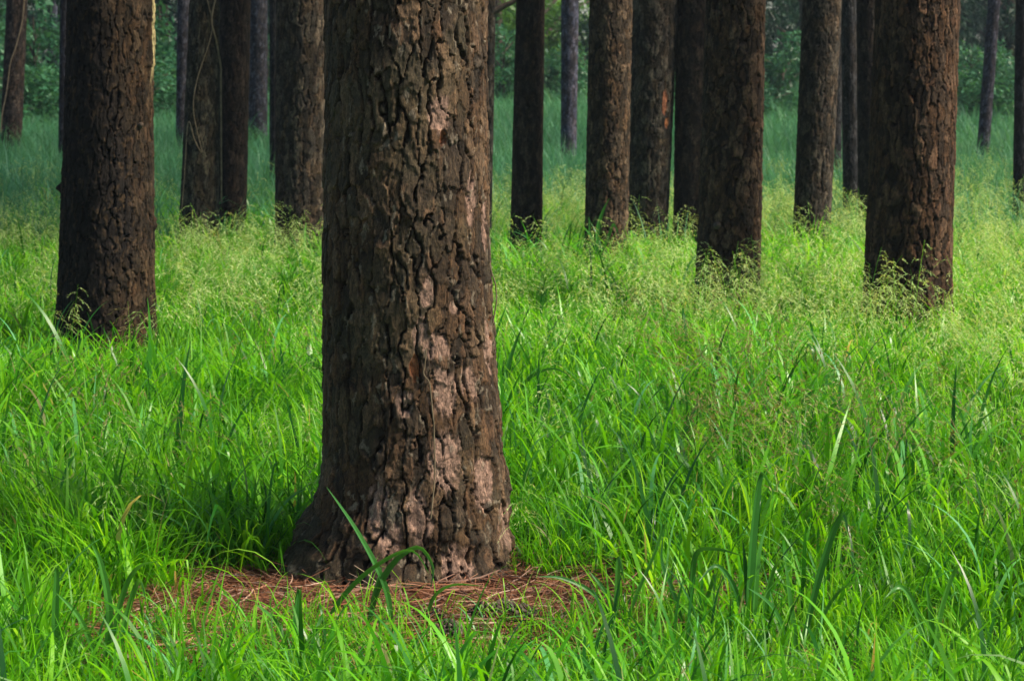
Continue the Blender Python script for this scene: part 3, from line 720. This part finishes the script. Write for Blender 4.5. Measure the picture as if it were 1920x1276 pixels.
# ------------------------------------------------------------------ grass
def wedge(rng, n, y0, y1, margin=1.3, slope=0.26):
    """n points spread evenly on the ground between distances y0 and y1, a little wider than the view"""
    ys = np.sort(rng.uniform(0, 1, n * 3)); y = y0 + (y1 - y0) * rng.uniform(0, 1, n * 3)
    keep = rng.uniform(0, 1, n * 3) < (slope * y + margin) / (slope * y1 + margin)
    y = y[keep][:n]; x = rng.uniform(-1, 1, len(y)) * (slope * y + margin)
    return x, y

def finish(rng, x, y, nv, size, jitter=0.25, tilt=0.10):
    n = len(x)
    und = (fbm(x * 0.6 + 50, y * 0.6, 1000, 5, 3) - 0.5) * 0.036
    pos = np.stack([x, y, und - 0.005], 1)
    return pos, rng.integers(0, nv, n), size * rng.uniform(1 - jitter, 1 + jitter, n), np.stack([rng.normal(0, tilt, n), rng.normal(0, tilt, n), rng.uniform(0, 6.28, n)], 1)

trunks_xy = [(XC, BASE, 0.27)] + [(b, d, float(r(np.array([0.5]), np.array([0.0]))[0])) for (_, d, b, _, r) in tree_info]
def clear(x, y, rad=0.9):
    m = np.ones(len(x), bool)
    for (a, b, r) in trunks_xy: m &= np.hypot(x - a, y - b) > r * rad + 0.02
    return m

def tallness(x, y):
    """height of the sward: short round the mound, lush patches elsewhere"""
    px = 960 + F * x / (y * CP + CAMH * SP)
    nzv = fbm(x * 0.9 + 200, y * 0.9 + 30, 4000, 44, 3)
    h = 0.78 + 0.9 * (nzv - 0.5)
    front = (y < BASE - 0.45) & (x > -1.25) & (x < 0.55)
    lim = np.clip(0.15 + (6.10 - y) * 0.72, 0.15, 0.85)
    h = np.where(front, np.minimum(h, lim + 0.30 * np.clip((x - 0.05) / 0.5, 0, 1)), h)
    lush = np.exp(-((y - 9.3) / 1.6) ** 2 - ((x + 1.2) / 1.6) ** 2)
    h = h + 0.35 * lush
    burnt_base = np.exp(-((y - (tree_info[0][1] - 0.6)) / 0.7) ** 2 - ((x - tree_info[0][2]) / 0.9) ** 2)
    h = h * (1 - 0.45 * burnt_base)
    return h

# 1. lush fine grass
rng = np.random.default_rng(11)
cl = []
for k in range(7):
    g = Geo(); r = np.random.default_rng(60 + k)
    blades(g, r, 34, 0.15, (0.12, 0.42), (0.0045, 0.0108), (0.2, 2.2), 6, 0.34, kink=0.25)
    blades(g, r, 9, 0.12, (0.20, 0.46), (0.009, 0.017), (0.8, 2.6), 8, 0.30, kink=0.5)
    cl.append(g.out())
for k in range(3):                                              # single sprigs for the litter
    g = Geo(); r = np.random.default_rng(80 + k)
    blades(g, r, 5, 0.06, (0.16, 0.42), (0.005, 0.011), (0.4, 2.2), 8, 0.3, kink=0.3)
    cl.append(g.out())
x, y = wedge(rng, 19000, 3.4, 29.0)
dens = np.where(y < 9, 1.0, np.where(y < 14, 0.8, 0.62)) * (1 - sstep(16, 25, y)) * (0.55 + 0.45 * sstep(0.32, 0.5, fbm(x * 2.2 + 40, y * 2.2, 4000, 12, 2)))
q = mound_q(x, y)
keep = (rng.uniform(0, 1, len(x)) < dens) & clear(x, y, 1.0) & (q > 1.0)
near_edge = (q < 1.5) & (rng.uniform(0, 1, len(x)) < 0.55)
keep &= ~near_edge
x, y = x[keep], y[keep]
xm = rng.uniform(-1.1, 0.6, 190); ym = BASE - 0.46 - 0.40 * rng.uniform(0, 1, 190) ** 0.5
xm, ym = xm[clear(xm, ym, 1.1)], ym[clear(xm, ym, 1.1)]
x, y = np.concatenate([x, xm]), np.concatenate([y, ym])
th_ = tallness(x, y); th_[-len(xm):] = rng.uniform(0.2, 0.75, len(xm))
pos, var, sc, rot = finish(rng, x, y, 7, th_)
var[-len(xm):] = 7 + var[-len(xm):] % 3
scatter('meadow_grass', cl, pos, var, sc, rot, [M_GRASS], 'lush bright green grass covering the forest floor', 'grass')

# 2. broad bending blades among it
cl = []
for k in range(6):
    g = Geo(); r = np.random.default_rng(160 + k)
    blades(g, r, 7, 0.08, (0.24, 0.56), (0.011, 0.021), (0.6, 2.6), 10, 0.22, kink=0.55, tone=(0, 1))
    cl.append(g.out())
x, y = wedge(rng, 6800, 3.5, 20.0)
nz = fbm(x * 0.8 + 10, y * 0.8, 4000, 91, 3)
q = mound_q(x, y)
keep = (rng.uniform(0, 1, len(x)) < (sstep(0.35, 0.65, nz) * 0.75 + 0.25) * np.where(y < 6.2, 1.0, 0.62)) & clear(x, y, 1.1) & (q > 1.1)
x, y = x[keep], y[keep]
pos, var, sc, rot = finish(rng, x, y, 6, tallness(x, y) * 0.95)
scatter('broad_leaved_grass', cl, pos, var, sc, rot, [M_BROAD], 'broader dark green bending blades among the fine grass', 'grass')

# 3. flowering grass with pale open seed heads
cl = []
for k in range(6):
    g = Geo(); r = np.random.default_rng(260 + k)
    seed_stems(g, r, 4, 0.16, (0.34, 0.66), 0, 1, heads=8, spread=0.13)
    blades(g, r, 6, 0.10, (0.2, 0.4), (0.004, 0.008), (0.3, 1.3), 5, 0.25, mat=0)
    cl.append(g.out())
for k in range(2):                                              # taller, ripe brownish heads
    g = Geo(); r = np.random.default_rng(290 + k)
    seed_stems(g, r, 3, 0.16, (0.55, 0.85), 0, 2, heads=9, spread=0.13)
    cl.append(g.out())
x, y = wedge(rng, 7400, 6.5, 24.5)
px = 960 + F * x / (y * CP + CAMH * SP)
nz = fbm(x * 0.45 + 70, y * 0.45, 4000, 33, 3)
w = (0.48 + 0.17 * sstep(900, 1400, px)) * sstep(8.0, 17.0, y + 2.5 * sstep(950, 1700, px)) * sstep(0.30, 0.60, nz) + 0.03
w *= 1 - 0.75 * sstep(17, 23, y)
w *= 1 - 0.55 * np.exp(-((px - 200) / 260) ** 2) * (y < 16)
keep = (rng.uniform(0, 1, len(x)) < w) & clear(x, y, 1.05)
x, y = x[keep], y[keep]
xb, yb_ = rng.uniform(0.6, 2.1, 40), rng.uniform(5.4, 9.5, 40)
xc_, yc_ = rng.uniform(-2.2, -0.9, 10), rng.uniform(5.6, 8.6, 10)
x, y = np.concatenate([x, xb, xc_]), np.concatenate([y, yb_, yc_])
pos, var, sc, rot = finish(rng, x, y, 6, 0.82 + 0 * x, 0.22)
var[-50:] = 6 + var[-50:] % 2
scatter('seeding_grass', cl, pos, var, sc, rot, [M_GRASS, M_SEED, M_SEEDB], 'tall flowering grass with pale yellowish feathery seed heads', 'grass')

# 4. taller blue-green grass further back
cl = []
for k in range(5):
    g = Geo(); r = np.random.default_rng(360 + k)
    blades(g, r, 60, 0.34, (0.30, 0.85), (0.006, 0.013), (0.4, 2.2), 5, 0.34, kink=0.3)
    cl.append(g.out())
x, y = wedge(rng, 17500, 14.5, 62.0, 2.0)
nz = fbm(x * 0.25 + 70, y * 0.25, 4000, 35, 3)
keep = clear(x, y, 1.0) & (rng.uniform(0, 1, len(x)) < (0.55 + 0.5 * nz) * sstep(15.5, 23.5, y))
x, y = x[keep], y[keep]; nz = nz[keep]
pos, var, sc, rot = finish(rng, x, y, 5, 0.55 + 0.45 * nz + 0.25 * sstep(24, 34, y) + 1.5 * sstep(37, 50, y) * np.clip(nz - 0.3, 0, 1))
scatter('blue_green_tall_grass', cl, pos, var, sc, rot, [M_TEAL], 'blue-green reedy grass filling the shade beneath the distant pines', 'grass')

# 5. single tall broad-leaved plants that stand out
def drawn_plant(d, leaves, seed):
    """a plant made of single arching leaves: each leaf a polyline (photo pixels at distance d), its width in pixels, and how far it bows towards us"""
    r = np.random.default_rng(seed); g = Geo(); root = None
    for (pts, wpx, bow) in leaves:
        n = 18
        pp = smooth_path(np.array([(x, y, 0) for x, y in pts], float), n)
        u = np.linspace(0, 1, n)
        P = np.array([[*ray(px, py, d - bow * f ** 1.5), d - bow * f ** 1.5] for (px, py, _), f in zip(pp, u)])[:, [0, 2, 1]]
        if root is None: root = np.array([P[0, 0], d, 0.0])
        T = np.gradient(P, axis=0); T /= np.linalg.norm(T, axis=1)[:, None]
        nimg = np.cross(T, [0, 1.0, 0]); nimg /= np.linalg.norm(nimg, axis=1)[:, None]
        phi = r.uniform(0.2, 0.5) + u * r.uniform(0.1, 0.7)
        side = nimg * np.cos(phi)[:, None] + np.cross(T, nimg) * np.sin(phi)[:, None]
        nor = np.cross(T, side)
        w = wpx / F * d * 0.85 * np.minimum(1, 0.5 + 1.8 * u) * np.clip(1 - u ** 3.2, 0.05, 1)
        tn = r.uniform(0.25, 0.9)
        for sg in (-1, 1):                                        # two halves folded along the midrib
            E = P + sg * side * w[:, None] / 2 + nor * w[:, None] * 0.16
            V = np.stack([P, E], 1).reshape(-1, 3) - root
            q = np.arange(n - 1) * 2
            g.add(V, np.stack([q, q + 1, q + 3, q + 2], 1), tn)
    V, Fq, Tn, M = g.out()
    return mesh_from('grass_plant', V, Fq, [M_TALL], True, M, {'tone': ('FLOAT', Tn)}), root
PLANTS = [
 (5.95, [([(735, 1185), (722, 1100), (672, 1000), (612, 912)], 15, 0.05), ([(600, 1190), (640, 1120), (700, 1062), (770, 1030), (805, 1075)], 14, 0.10),
         ([(690, 1185), (705, 1110), (740, 1050), (785, 1024), (812, 1060), (808, 1100)], 17, 0.08), ([(795, 1185), (812, 1120), (850, 1095), (905, 1098)], 10, 0.10), ([(690, 1190), (700, 1120), (716, 1060)], 15, 0.0)],
  'arching blade plant whose long leaves cross the foot of the big trunk'),
 (5.8, [([(1402, 1200), (1406, 1080), (1415, 960), (1428, 885), (1452, 925)], 26, 0.05), ([(1425, 1200), (1440, 1100), (1462, 1050), (1500, 1075)], 15, 0.12), ([(1410, 1200), (1400, 1100), (1392, 1010)], 18, 0.02),
        ([(1412, 1200), (1420, 1050), (1436, 985)], 16, -0.05), ([(1396, 1200), (1380, 1110), (1345, 1060), (1310, 1090)], 12, 0.10)],
  'tallest dark blade plant standing upright in the right foreground grass'),
 (5.9, [([(1150, 1200), (1156, 1120), (1160, 1042), (1172, 1095)], 15, 0.05), ([(1160, 1200), (1120, 1120), (1060, 1085), (1010, 1080)], 11, 0.10), ([(1165, 1200), (1190, 1120), (1225, 1040), (1248, 980), (1258, 1060)], 12, 0.05),
        ([(1155, 1200), (1140, 1120), (1105, 1070)], 13, 0.0)],
  'arching blade plant at the right end of the needle litter'),
 (5.85, [([(1290, 1190), (1296, 1100), (1306, 1035), (1345, 1028), (1395, 1042)], 15, 0.08), ([(1285, 1190), (1262, 1110), (1240, 1050), (1246, 985)], 12, 0.02), ([(1300, 1190), (1325, 1120), (1340, 1075), (1338, 1130)], 13, 0.08)],
  'bent-tipped blade plant left of the tallest dark upright blades'),
 (5.6, [([(1500, 1230), (1530, 1100), (1560, 1000), (1582, 962), (1590, 1000)], 18, 0.05), ([(1495, 1230), (1480, 1120), (1470, 1040)], 16, 0.0), ([(1510, 1230), (1555, 1130), (1600, 1090), (1640, 1110)], 14, 0.10), ([(1490, 1230), (1450, 1140), (1400, 1100)], 12, 0.06)],
  'leaning blue-green blade plant right of the tallest dark upright blades'),
 (5.6, [([(552, 1240), (553, 1180), (560, 1105), (566, 1140)], 20, 0.03), ([(545, 1240), (520, 1170), (478, 1130)], 13, 0.06), ([(560, 1240), (590, 1180), (640, 1165)], 12, 0.08)],
  'short broad blade plant in front of the left end of the needle litter'),
 (5.5, [([(195, 1250), (205, 1150), (190, 1060), (172, 1020)], 18, 0.03), ([(205, 1250), (225, 1130), (255, 1065), (300, 1050)], 14, 0.08), ([(215, 1250), (240, 1140), (262, 1085), (275, 1130)], 15, 0.10), ([(188, 1250), (150, 1160), (105, 1110)], 13, 0.05)],
  'drooping blade plant in the left foreground grass'),
 (5.5, [([(104, 1260), (103, 1160), (106, 1080), (104, 1062)], 17, 0.03), ([(98, 1260), (70, 1180), (35, 1150)], 12, 0.06), ([(110, 1260), (140, 1190), (175, 1180)], 12, 0.08)],
  'single upright blade with low side leaves near the left bottom corner'),
 (5.3, [([(1750, 1270), (1762, 1150), (1795, 1060), (1815, 1095)], 17, 0.05), ([(1745, 1270), (1720, 1150), (1690, 1100), (1660, 1120)], 14, 0.08), ([(1755, 1270), (1800, 1180), (1850, 1140), (1890, 1170)], 14, 0.10), ([(1748, 1270), (1745, 1160), (1735, 1090)], 16, 0.02)],
  'bushy blade plant in the right bottom corner'),
 (15.2, [([(1122, 478), (1120, 430), (1130, 395), (1142, 372)], 11, 0.10), ([(1116, 478), (1106, 440), (1104, 405)], 9, 0.05), ([(1128, 478), (1140, 445), (1150, 420), (1160, 440)], 8, 0.12), ([(1120, 478), (1112, 450), (1095, 425)], 8, 0.12)],
  'broad strap-leaved plant at the foot of the brown flaky pine'),
 (9.4, [([(935, 770), (948, 700), (965, 645), (978, 615)], 12, 0.05), ([(945, 770), (990, 710), (1035, 690), (1070, 705)], 9, 0.10), ([(930, 770), (940, 715), (944, 670)], 9, 0.02)],
  'upright dark blade plant right beside the big trunk, further back in the grass'),
 (7.2, [([(1628, 990), (1632, 930), (1640, 870), (1636, 858)], 13, 0.03), ([(1635, 990), (1665, 930), (1690, 915)], 9, 0.06), ([(1622, 990), (1600, 930), (1575, 915)], 9, 0.06)],
  'upright dark blade plant rising from the middle of the right-hand meadow'),
]
for k, (d, leaves, lab) in enumerate(PLANTS):
    me, root = drawn_plant(d, leaves, 500 + k)
    tag(link('grass_plant', me, None, tuple(root)), lab, 'grass plant', 'broad-leaved plants in the grass')

# ------------------------------------------------------------------ shrubs and the wood behind
def leaf_mass(seed, blobs, n, size, mat, droop=0.2, narrow=0.5, clump=26, spread=0.16):
    rng = np.random.default_rng(seed); g = Geo()
    B = np.array([b[:3] for b in blobs]); Rd = np.array([b[3:6] for b in blobs]); wgt = Rd.prod(1) ** 0.66; wgt /= wgt.sum()
    nc = n // clump; bi = rng.choice(len(blobs), nc, p=wgt)
    d = rng.normal(0, 1, (nc, 3)); d /= np.linalg.norm(d, axis=1)[:, None]
    C = B[bi] + d * Rd[bi] * (rng.uniform(0.25, 1, (nc, 1)) ** 0.5)
    ctone = rng.uniform(0, 1, nc)
    c = np.repeat(C, clump, 0) + rng.normal(0, 1, (nc * clump, 3)) * np.repeat(Rd[bi], clump, 0) * spread
    c[:, 2] = np.maximum(c[:, 2], 0.05)
    m = len(c)
    dr = rng.normal(0, 1, (m, 3)) * [1, 1, 0.6]; dr[:, 2] -= droop; dr /= np.linalg.norm(dr, axis=1)[:, None]
    L = size * rng.uniform(0.6, 1.3, (m, 1))
    P = np.stack([c, c + dr * L * 0.45, c + dr * L], 1)
    strips(g, P, np.tile([0.15, 1.0, 0.05], (m, 1)) * L * narrow, np.clip(np.repeat(ctone, clump) * 0.6 + rng.uniform(0, 0.4, m), 0, 1), rng=rng)
    V, Fq, T, M = g.out()
    return mesh_from('foliage', V, Fq, [mat], True, M, {'tone': ('FLOAT', T)})

def branch_frame(seed, h, r, n, reach, name='stem'):
    rng = np.random.default_rng(seed); VV, FF, k = [], [], 0
    for j in range(n + 1):
        if j == 0: pts = [(0, 0, -0.05), (0.05 * h * rng.normal() * 0.3, 0, h * 0.5), (0, 0, h)]; rad = np.linspace(r, r * 0.3, 20)
        else:
            z0 = h * rng.uniform(0.15, 0.85); a = rng.uniform(0, 6.28); L = reach * rng.uniform(0.6, 1.0)
            pts = [(0, 0, z0), (math.cos(a) * L * 0.5, math.sin(a) * L * 0.5, z0 + L * 0.35), (math.cos(a) * L, math.sin(a) * L, z0 + L * 0.5)]; rad = np.linspace(r * 0.45, r * 0.1, 20)
        V, Fq = tube(smooth_path(pts, 20), rad, 7); VV.append(V); FF.append(Fq + k); k += len(V)
    return mesh_from(name, np.concatenate(VV), np.concatenate(FF), [M_TWIG])

def tree_blobs(rng, h, w, low):
    b = []
    for j in range(16):
        z = low + (h - low) * rng.uniform(0, 1); ww = w * (0.55 + 0.45 * math.sin(3.0 * min(1, (z - low) / (h - low) * 0.8 + 0.15)))
        a = rng.uniform(0, 6.28); rr = ww * math.sqrt(rng.uniform(0, 1)) * 0.75
        b.append((rr * math.cos(a), rr * math.sin(a), z, rng.uniform(0.5, 1.1), rng.uniform(0.5, 1.1), rng.uniform(0.35, 0.8)))
    return b
def low_blobs(rng, w):
    return [(rng.uniform(-w, w), rng.uniform(-w, w), rng.uniform(0.5, 3.4), rng.uniform(0.5, 1.0), rng.uniform(0.5, 1.0), rng.uniform(0.4, 0.8)) for _ in range(9)]

WOOD = {}
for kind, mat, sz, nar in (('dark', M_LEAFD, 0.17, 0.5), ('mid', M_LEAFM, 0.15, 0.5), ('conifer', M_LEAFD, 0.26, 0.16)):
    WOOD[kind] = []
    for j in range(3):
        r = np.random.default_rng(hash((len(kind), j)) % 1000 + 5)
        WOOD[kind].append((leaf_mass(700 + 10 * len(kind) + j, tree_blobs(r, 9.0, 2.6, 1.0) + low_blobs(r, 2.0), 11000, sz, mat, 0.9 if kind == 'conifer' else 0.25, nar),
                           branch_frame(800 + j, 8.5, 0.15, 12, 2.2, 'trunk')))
rng = np.random.default_rng(77)
spots = []
for d, n in ((50, 9), (58, 10), (68, 11), (80, 13)):
    half = 0.30 * d + 2
    for j in range(n):
        xx = -half + 2 * half * (j + 0.5 + rng.uniform(-0.3, 0.3)) / n
        spots.append((xx, d + rng.uniform(-3, 3)))
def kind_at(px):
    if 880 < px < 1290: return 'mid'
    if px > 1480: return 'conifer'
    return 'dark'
CNT = {}
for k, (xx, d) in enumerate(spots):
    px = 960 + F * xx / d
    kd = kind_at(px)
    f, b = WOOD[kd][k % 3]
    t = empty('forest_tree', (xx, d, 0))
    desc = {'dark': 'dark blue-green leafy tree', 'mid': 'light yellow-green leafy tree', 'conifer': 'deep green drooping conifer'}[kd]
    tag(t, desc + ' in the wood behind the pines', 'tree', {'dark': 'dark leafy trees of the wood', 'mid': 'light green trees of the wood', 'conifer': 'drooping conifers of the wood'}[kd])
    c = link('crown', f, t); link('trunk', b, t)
    t.rotation_euler.z = rng.uniform(0, 6.28); s = rng.uniform(0.85, 1.2); t.scale = (s, s, s * rng.uniform(0.95, 1.25))

SH = []
for j in range(3):
    r = np.random.default_rng(40 + j)
    bl = [(r.uniform(-0.7, 0.7), r.uniform(-0.7, 0.7), r.uniform(0.3, 1.5), r.uniform(0.35, 0.6), r.uniform(0.35, 0.6), r.uniform(0.3, 0.5)) for _ in range(10)]
    SH.append((leaf_mass(90 + j, bl, 5200, 0.11, M_SHRUB, 0.15, 0.5), branch_frame(95 + j, 1.5, 0.03, 10, 0.8)))
SHRUBS = [(70, 41, 1.15, 'bushy shrub between the creeper-hung pine and the charred pine'),
          (0, 44, 1.1, 'green shrub at the far left edge behind the creeper-hung pine'),
          (305, 42, 1.25, 'tall leafy shrub in the gap right of the charred pine'),
          (505, 45, 0.9, 'shrub behind the distant blue-grey pine on the left'),
          (945, 46, 1.0, 'shrub just right of the big front trunk, far back'),
          (1095, 46, 0.8, 'low shrub right of the distant blue-grey slender pine'),
          (1465, 43, 0.85, 'shrub in the gap left of the leaning grey-brown pine'),
          (1815, 46, 0.8, 'shrub right of the thick reddish-brown pine'),
          (1890, 44, 0.75, 'shrub between the leaning violet-grey pine and the right edge')]
for k, (px, d, s, lab) in enumerate(SHRUBS):
    t = empty('shrub', (ray(px, 300, d)[0], d, 0)); f, b = SH[k % 3]
    link('foliage', f, t); link('stem', b, t)
    t.rotation_euler.z = k * 1.9; t.scale = (s * 1.15, s * 1.15, s * 1.35)
    tag(t, lab, 'shrub', 'shrubs at the edge of the wood')

for k, (px, d) in enumerate([(30, 38), (160, 40), (250, 39), (345, 44), (450, 42), (1000, 48), (1250, 45), (1420, 40), (1560, 47), (1660, 44), (1780, 41), (1860, 39), (2000, 43), (-90, 42)]):
    t = empty('forest_bush', (ray(px, 300, d)[0], d, 0)); f, b = SH[(k + 1) % 3]
    link('foliage', f, t); link('stem', b, t)
    t.rotation_euler.z = k * 2.3; sc_ = 0.62 + 0.33 * rng.uniform(); t.scale = (sc_ * 1.2, sc_ * 1.2, sc_)
    tag(t, 'low blue-green bush in the tall grass before the wood', 'bush', 'low bushes in the far grass')

# far wood that reads as one mass
g_bl = []
r = np.random.default_rng(5)
for j in range(240):
    g_bl.append((r.uniform(-60, 60), r.uniform(92, 102), r.uniform(0, 13), r.uniform(1.5, 3), r.uniform(1.5, 3), r.uniform(1.2, 2.4)))
tag(link('distant_woodland', leaf_mass(123, g_bl, 70000, 0.60, M_LEAFD, 0.3, 0.55)), 'dense dark woodland closing the view far behind the trunks', 'woodland', kind='stuff')

# pine crowns added out of view, placed to cast shade on meadow and background
rng = np.random.default_rng(404)
VV, TT, QQ, n = [], [], [], 0
co = np.array([v.co[:] for v in CROWNS[1].vertices]); cf = np.array([p.vertices[:] for p in CROWNS[1].polygons]); ct = np.array([a.value for a in CROWNS[1].attributes['tone'].data])
for (lx, ly, s) in ((-2.6, 8.6, 0.5), (2.3, 5.2, 0.5), (1.5, 24.5, 0.9), (-7, 26, 1.0), (8, 27, 1.0), (0.5, 31, 1.0), (5, 34, 1.0), (-6, 35, 1.0), (-1, 39, 1.1), (7, 41, 1.1), (-9, 44, 1.1), (3, 47, 1.1)):
    k = 12.8 / math.tan(SUN_EL)
    cx, cy = lx + k * math.sin(SUN_AZ), ly + k * math.cos(SUN_AZ)
    a = rng.uniform(0, 6.28); R_ = np.array([[math.cos(a) * s, -math.sin(a) * s, 0], [math.sin(a) * s, math.cos(a) * s, 0], [0, 0, 1]])
    VV.append(co @ R_.T + [cx, cy, 0]); QQ.append(cf + n); TT.append(ct); n += len(co)
    if cx > 0.27 * cy + 1.5:
        tv, tf = tube(np.array([[cx, cy, z] for z in (-0.1, 4, 9, 15)]), [0.24, 0.2, 0.15, 0.05], 10)
        VV.append(tv); QQ.append(tf + n); TT.append(np.zeros(len(tv))); n += len(tv)
me = mesh_from('added_shade_crowns', np.concatenate(VV), np.concatenate(QQ), [M_NEEDLE], True, None, {'tone': ('FLOAT', np.concatenate(TT))})
tag(link('added_shade_crowns', me), 'unseen pine crowns added to shade the meadow and the background', 'canopy', kind='stuff')

# ------------------------------------------------------------------ haze
hz = bpy.data.materials.new('thin_forest_haze'); hz.use_nodes = True
nt = hz.node_tree; nt.nodes.clear()
pv = nt.nodes.new('ShaderNodeVolumePrincipled'); out = nt.nodes.new('ShaderNodeOutputMaterial')
pv.inputs['Color'].default_value = (0.62, 0.76, 0.95, 1); pv.inputs['Density'].default_value = 0.0006; pv.inputs['Anisotropy'].default_value = 0.1
nt.links.new(pv.outputs[0], out.inputs['Volume'])
X, Y0, Y1, Z0, Z1 = 265, -65, 305, -1.2, 19
HV = [(-X, Y0, Z0), (X, Y0, Z0), (X, Y1, Z0), (-X, Y1, Z0), (-X, Y0, Z1), (X, Y0, Z1), (X, Y1, Z1), (-X, Y1, Z1)]
ho = link('haze', mesh_from('haze', HV, [[3, 2, 1, 0], [4, 5, 6, 7], [0, 1, 5, 4], [1, 2, 6, 5], [2, 3, 7, 6], [3, 0, 4, 7]], [hz], False))
tag(ho, 'thin bluish haze among the trees', 'haze', kind='stuff')

# ------------------------------------------------------------------ light, sky, camera
w = bpy.data.worlds.new('World'); S.world = w; w.use_nodes = True
wt = w.node_tree; bg = wt.nodes['Background']
sky = wt.nodes.new('ShaderNodeTexSky'); sky.sky_type = 'NISHITA'; sky.sun_disc = False
sky.sun_elevation = SUN_EL; sky.sun_rotation = SUN_AZ
wt.links.new(sky.outputs[0], bg.inputs['Color']); bg.inputs['Strength'].default_value = 0.055
ld = bpy.data.lights.new('sun', 'SUN'); ld.energy = 4.8; ld.angle = math.radians(17); ld.color = (1.0, 0.88, 0.70)
lo = bpy.data.objects.new('sun', ld); COL.objects.link(lo)
lo.rotation_euler = (math.pi / 2 - SUN_EL, 0, -SUN_AZ + math.pi)
cd = bpy.data.cameras.new('camera'); cam = bpy.data.objects.new('camera', cd); COL.objects.link(cam)
cam.location = (0, 0, CAMH); cam.rotation_euler = (math.pi / 2 - PITCH, 0, 0)
cd.sensor_width = 36; cd.lens = 36 * F / 1920; cd.clip_start = 0.1; cd.clip_end = 1000
cd.dof.use_dof = True; cd.dof.focus_distance = BASE - 0.2; cd.dof.aperture_fstop = 10
S.camera = cam
S.view_settings.view_transform = 'Standard'; S.view_settings.look = 'None'; S.view_settings.gamma = 1
S.view_settings.exposure = 1.25
S.render.engine = 'CYCLES'
c = S.cycles
c.use_denoising = True
try: c.denoiser = 'OPENIMAGEDENOISE'
except Exception: pass
c.max_bounces = 6; c.diffuse_bounces = 3; c.glossy_bounces = 2; c.transmission_bounces = 4; c.transparent_max_bounces = 4; c.volume_bounces = 0
c.sample_clamp_indirect = 6
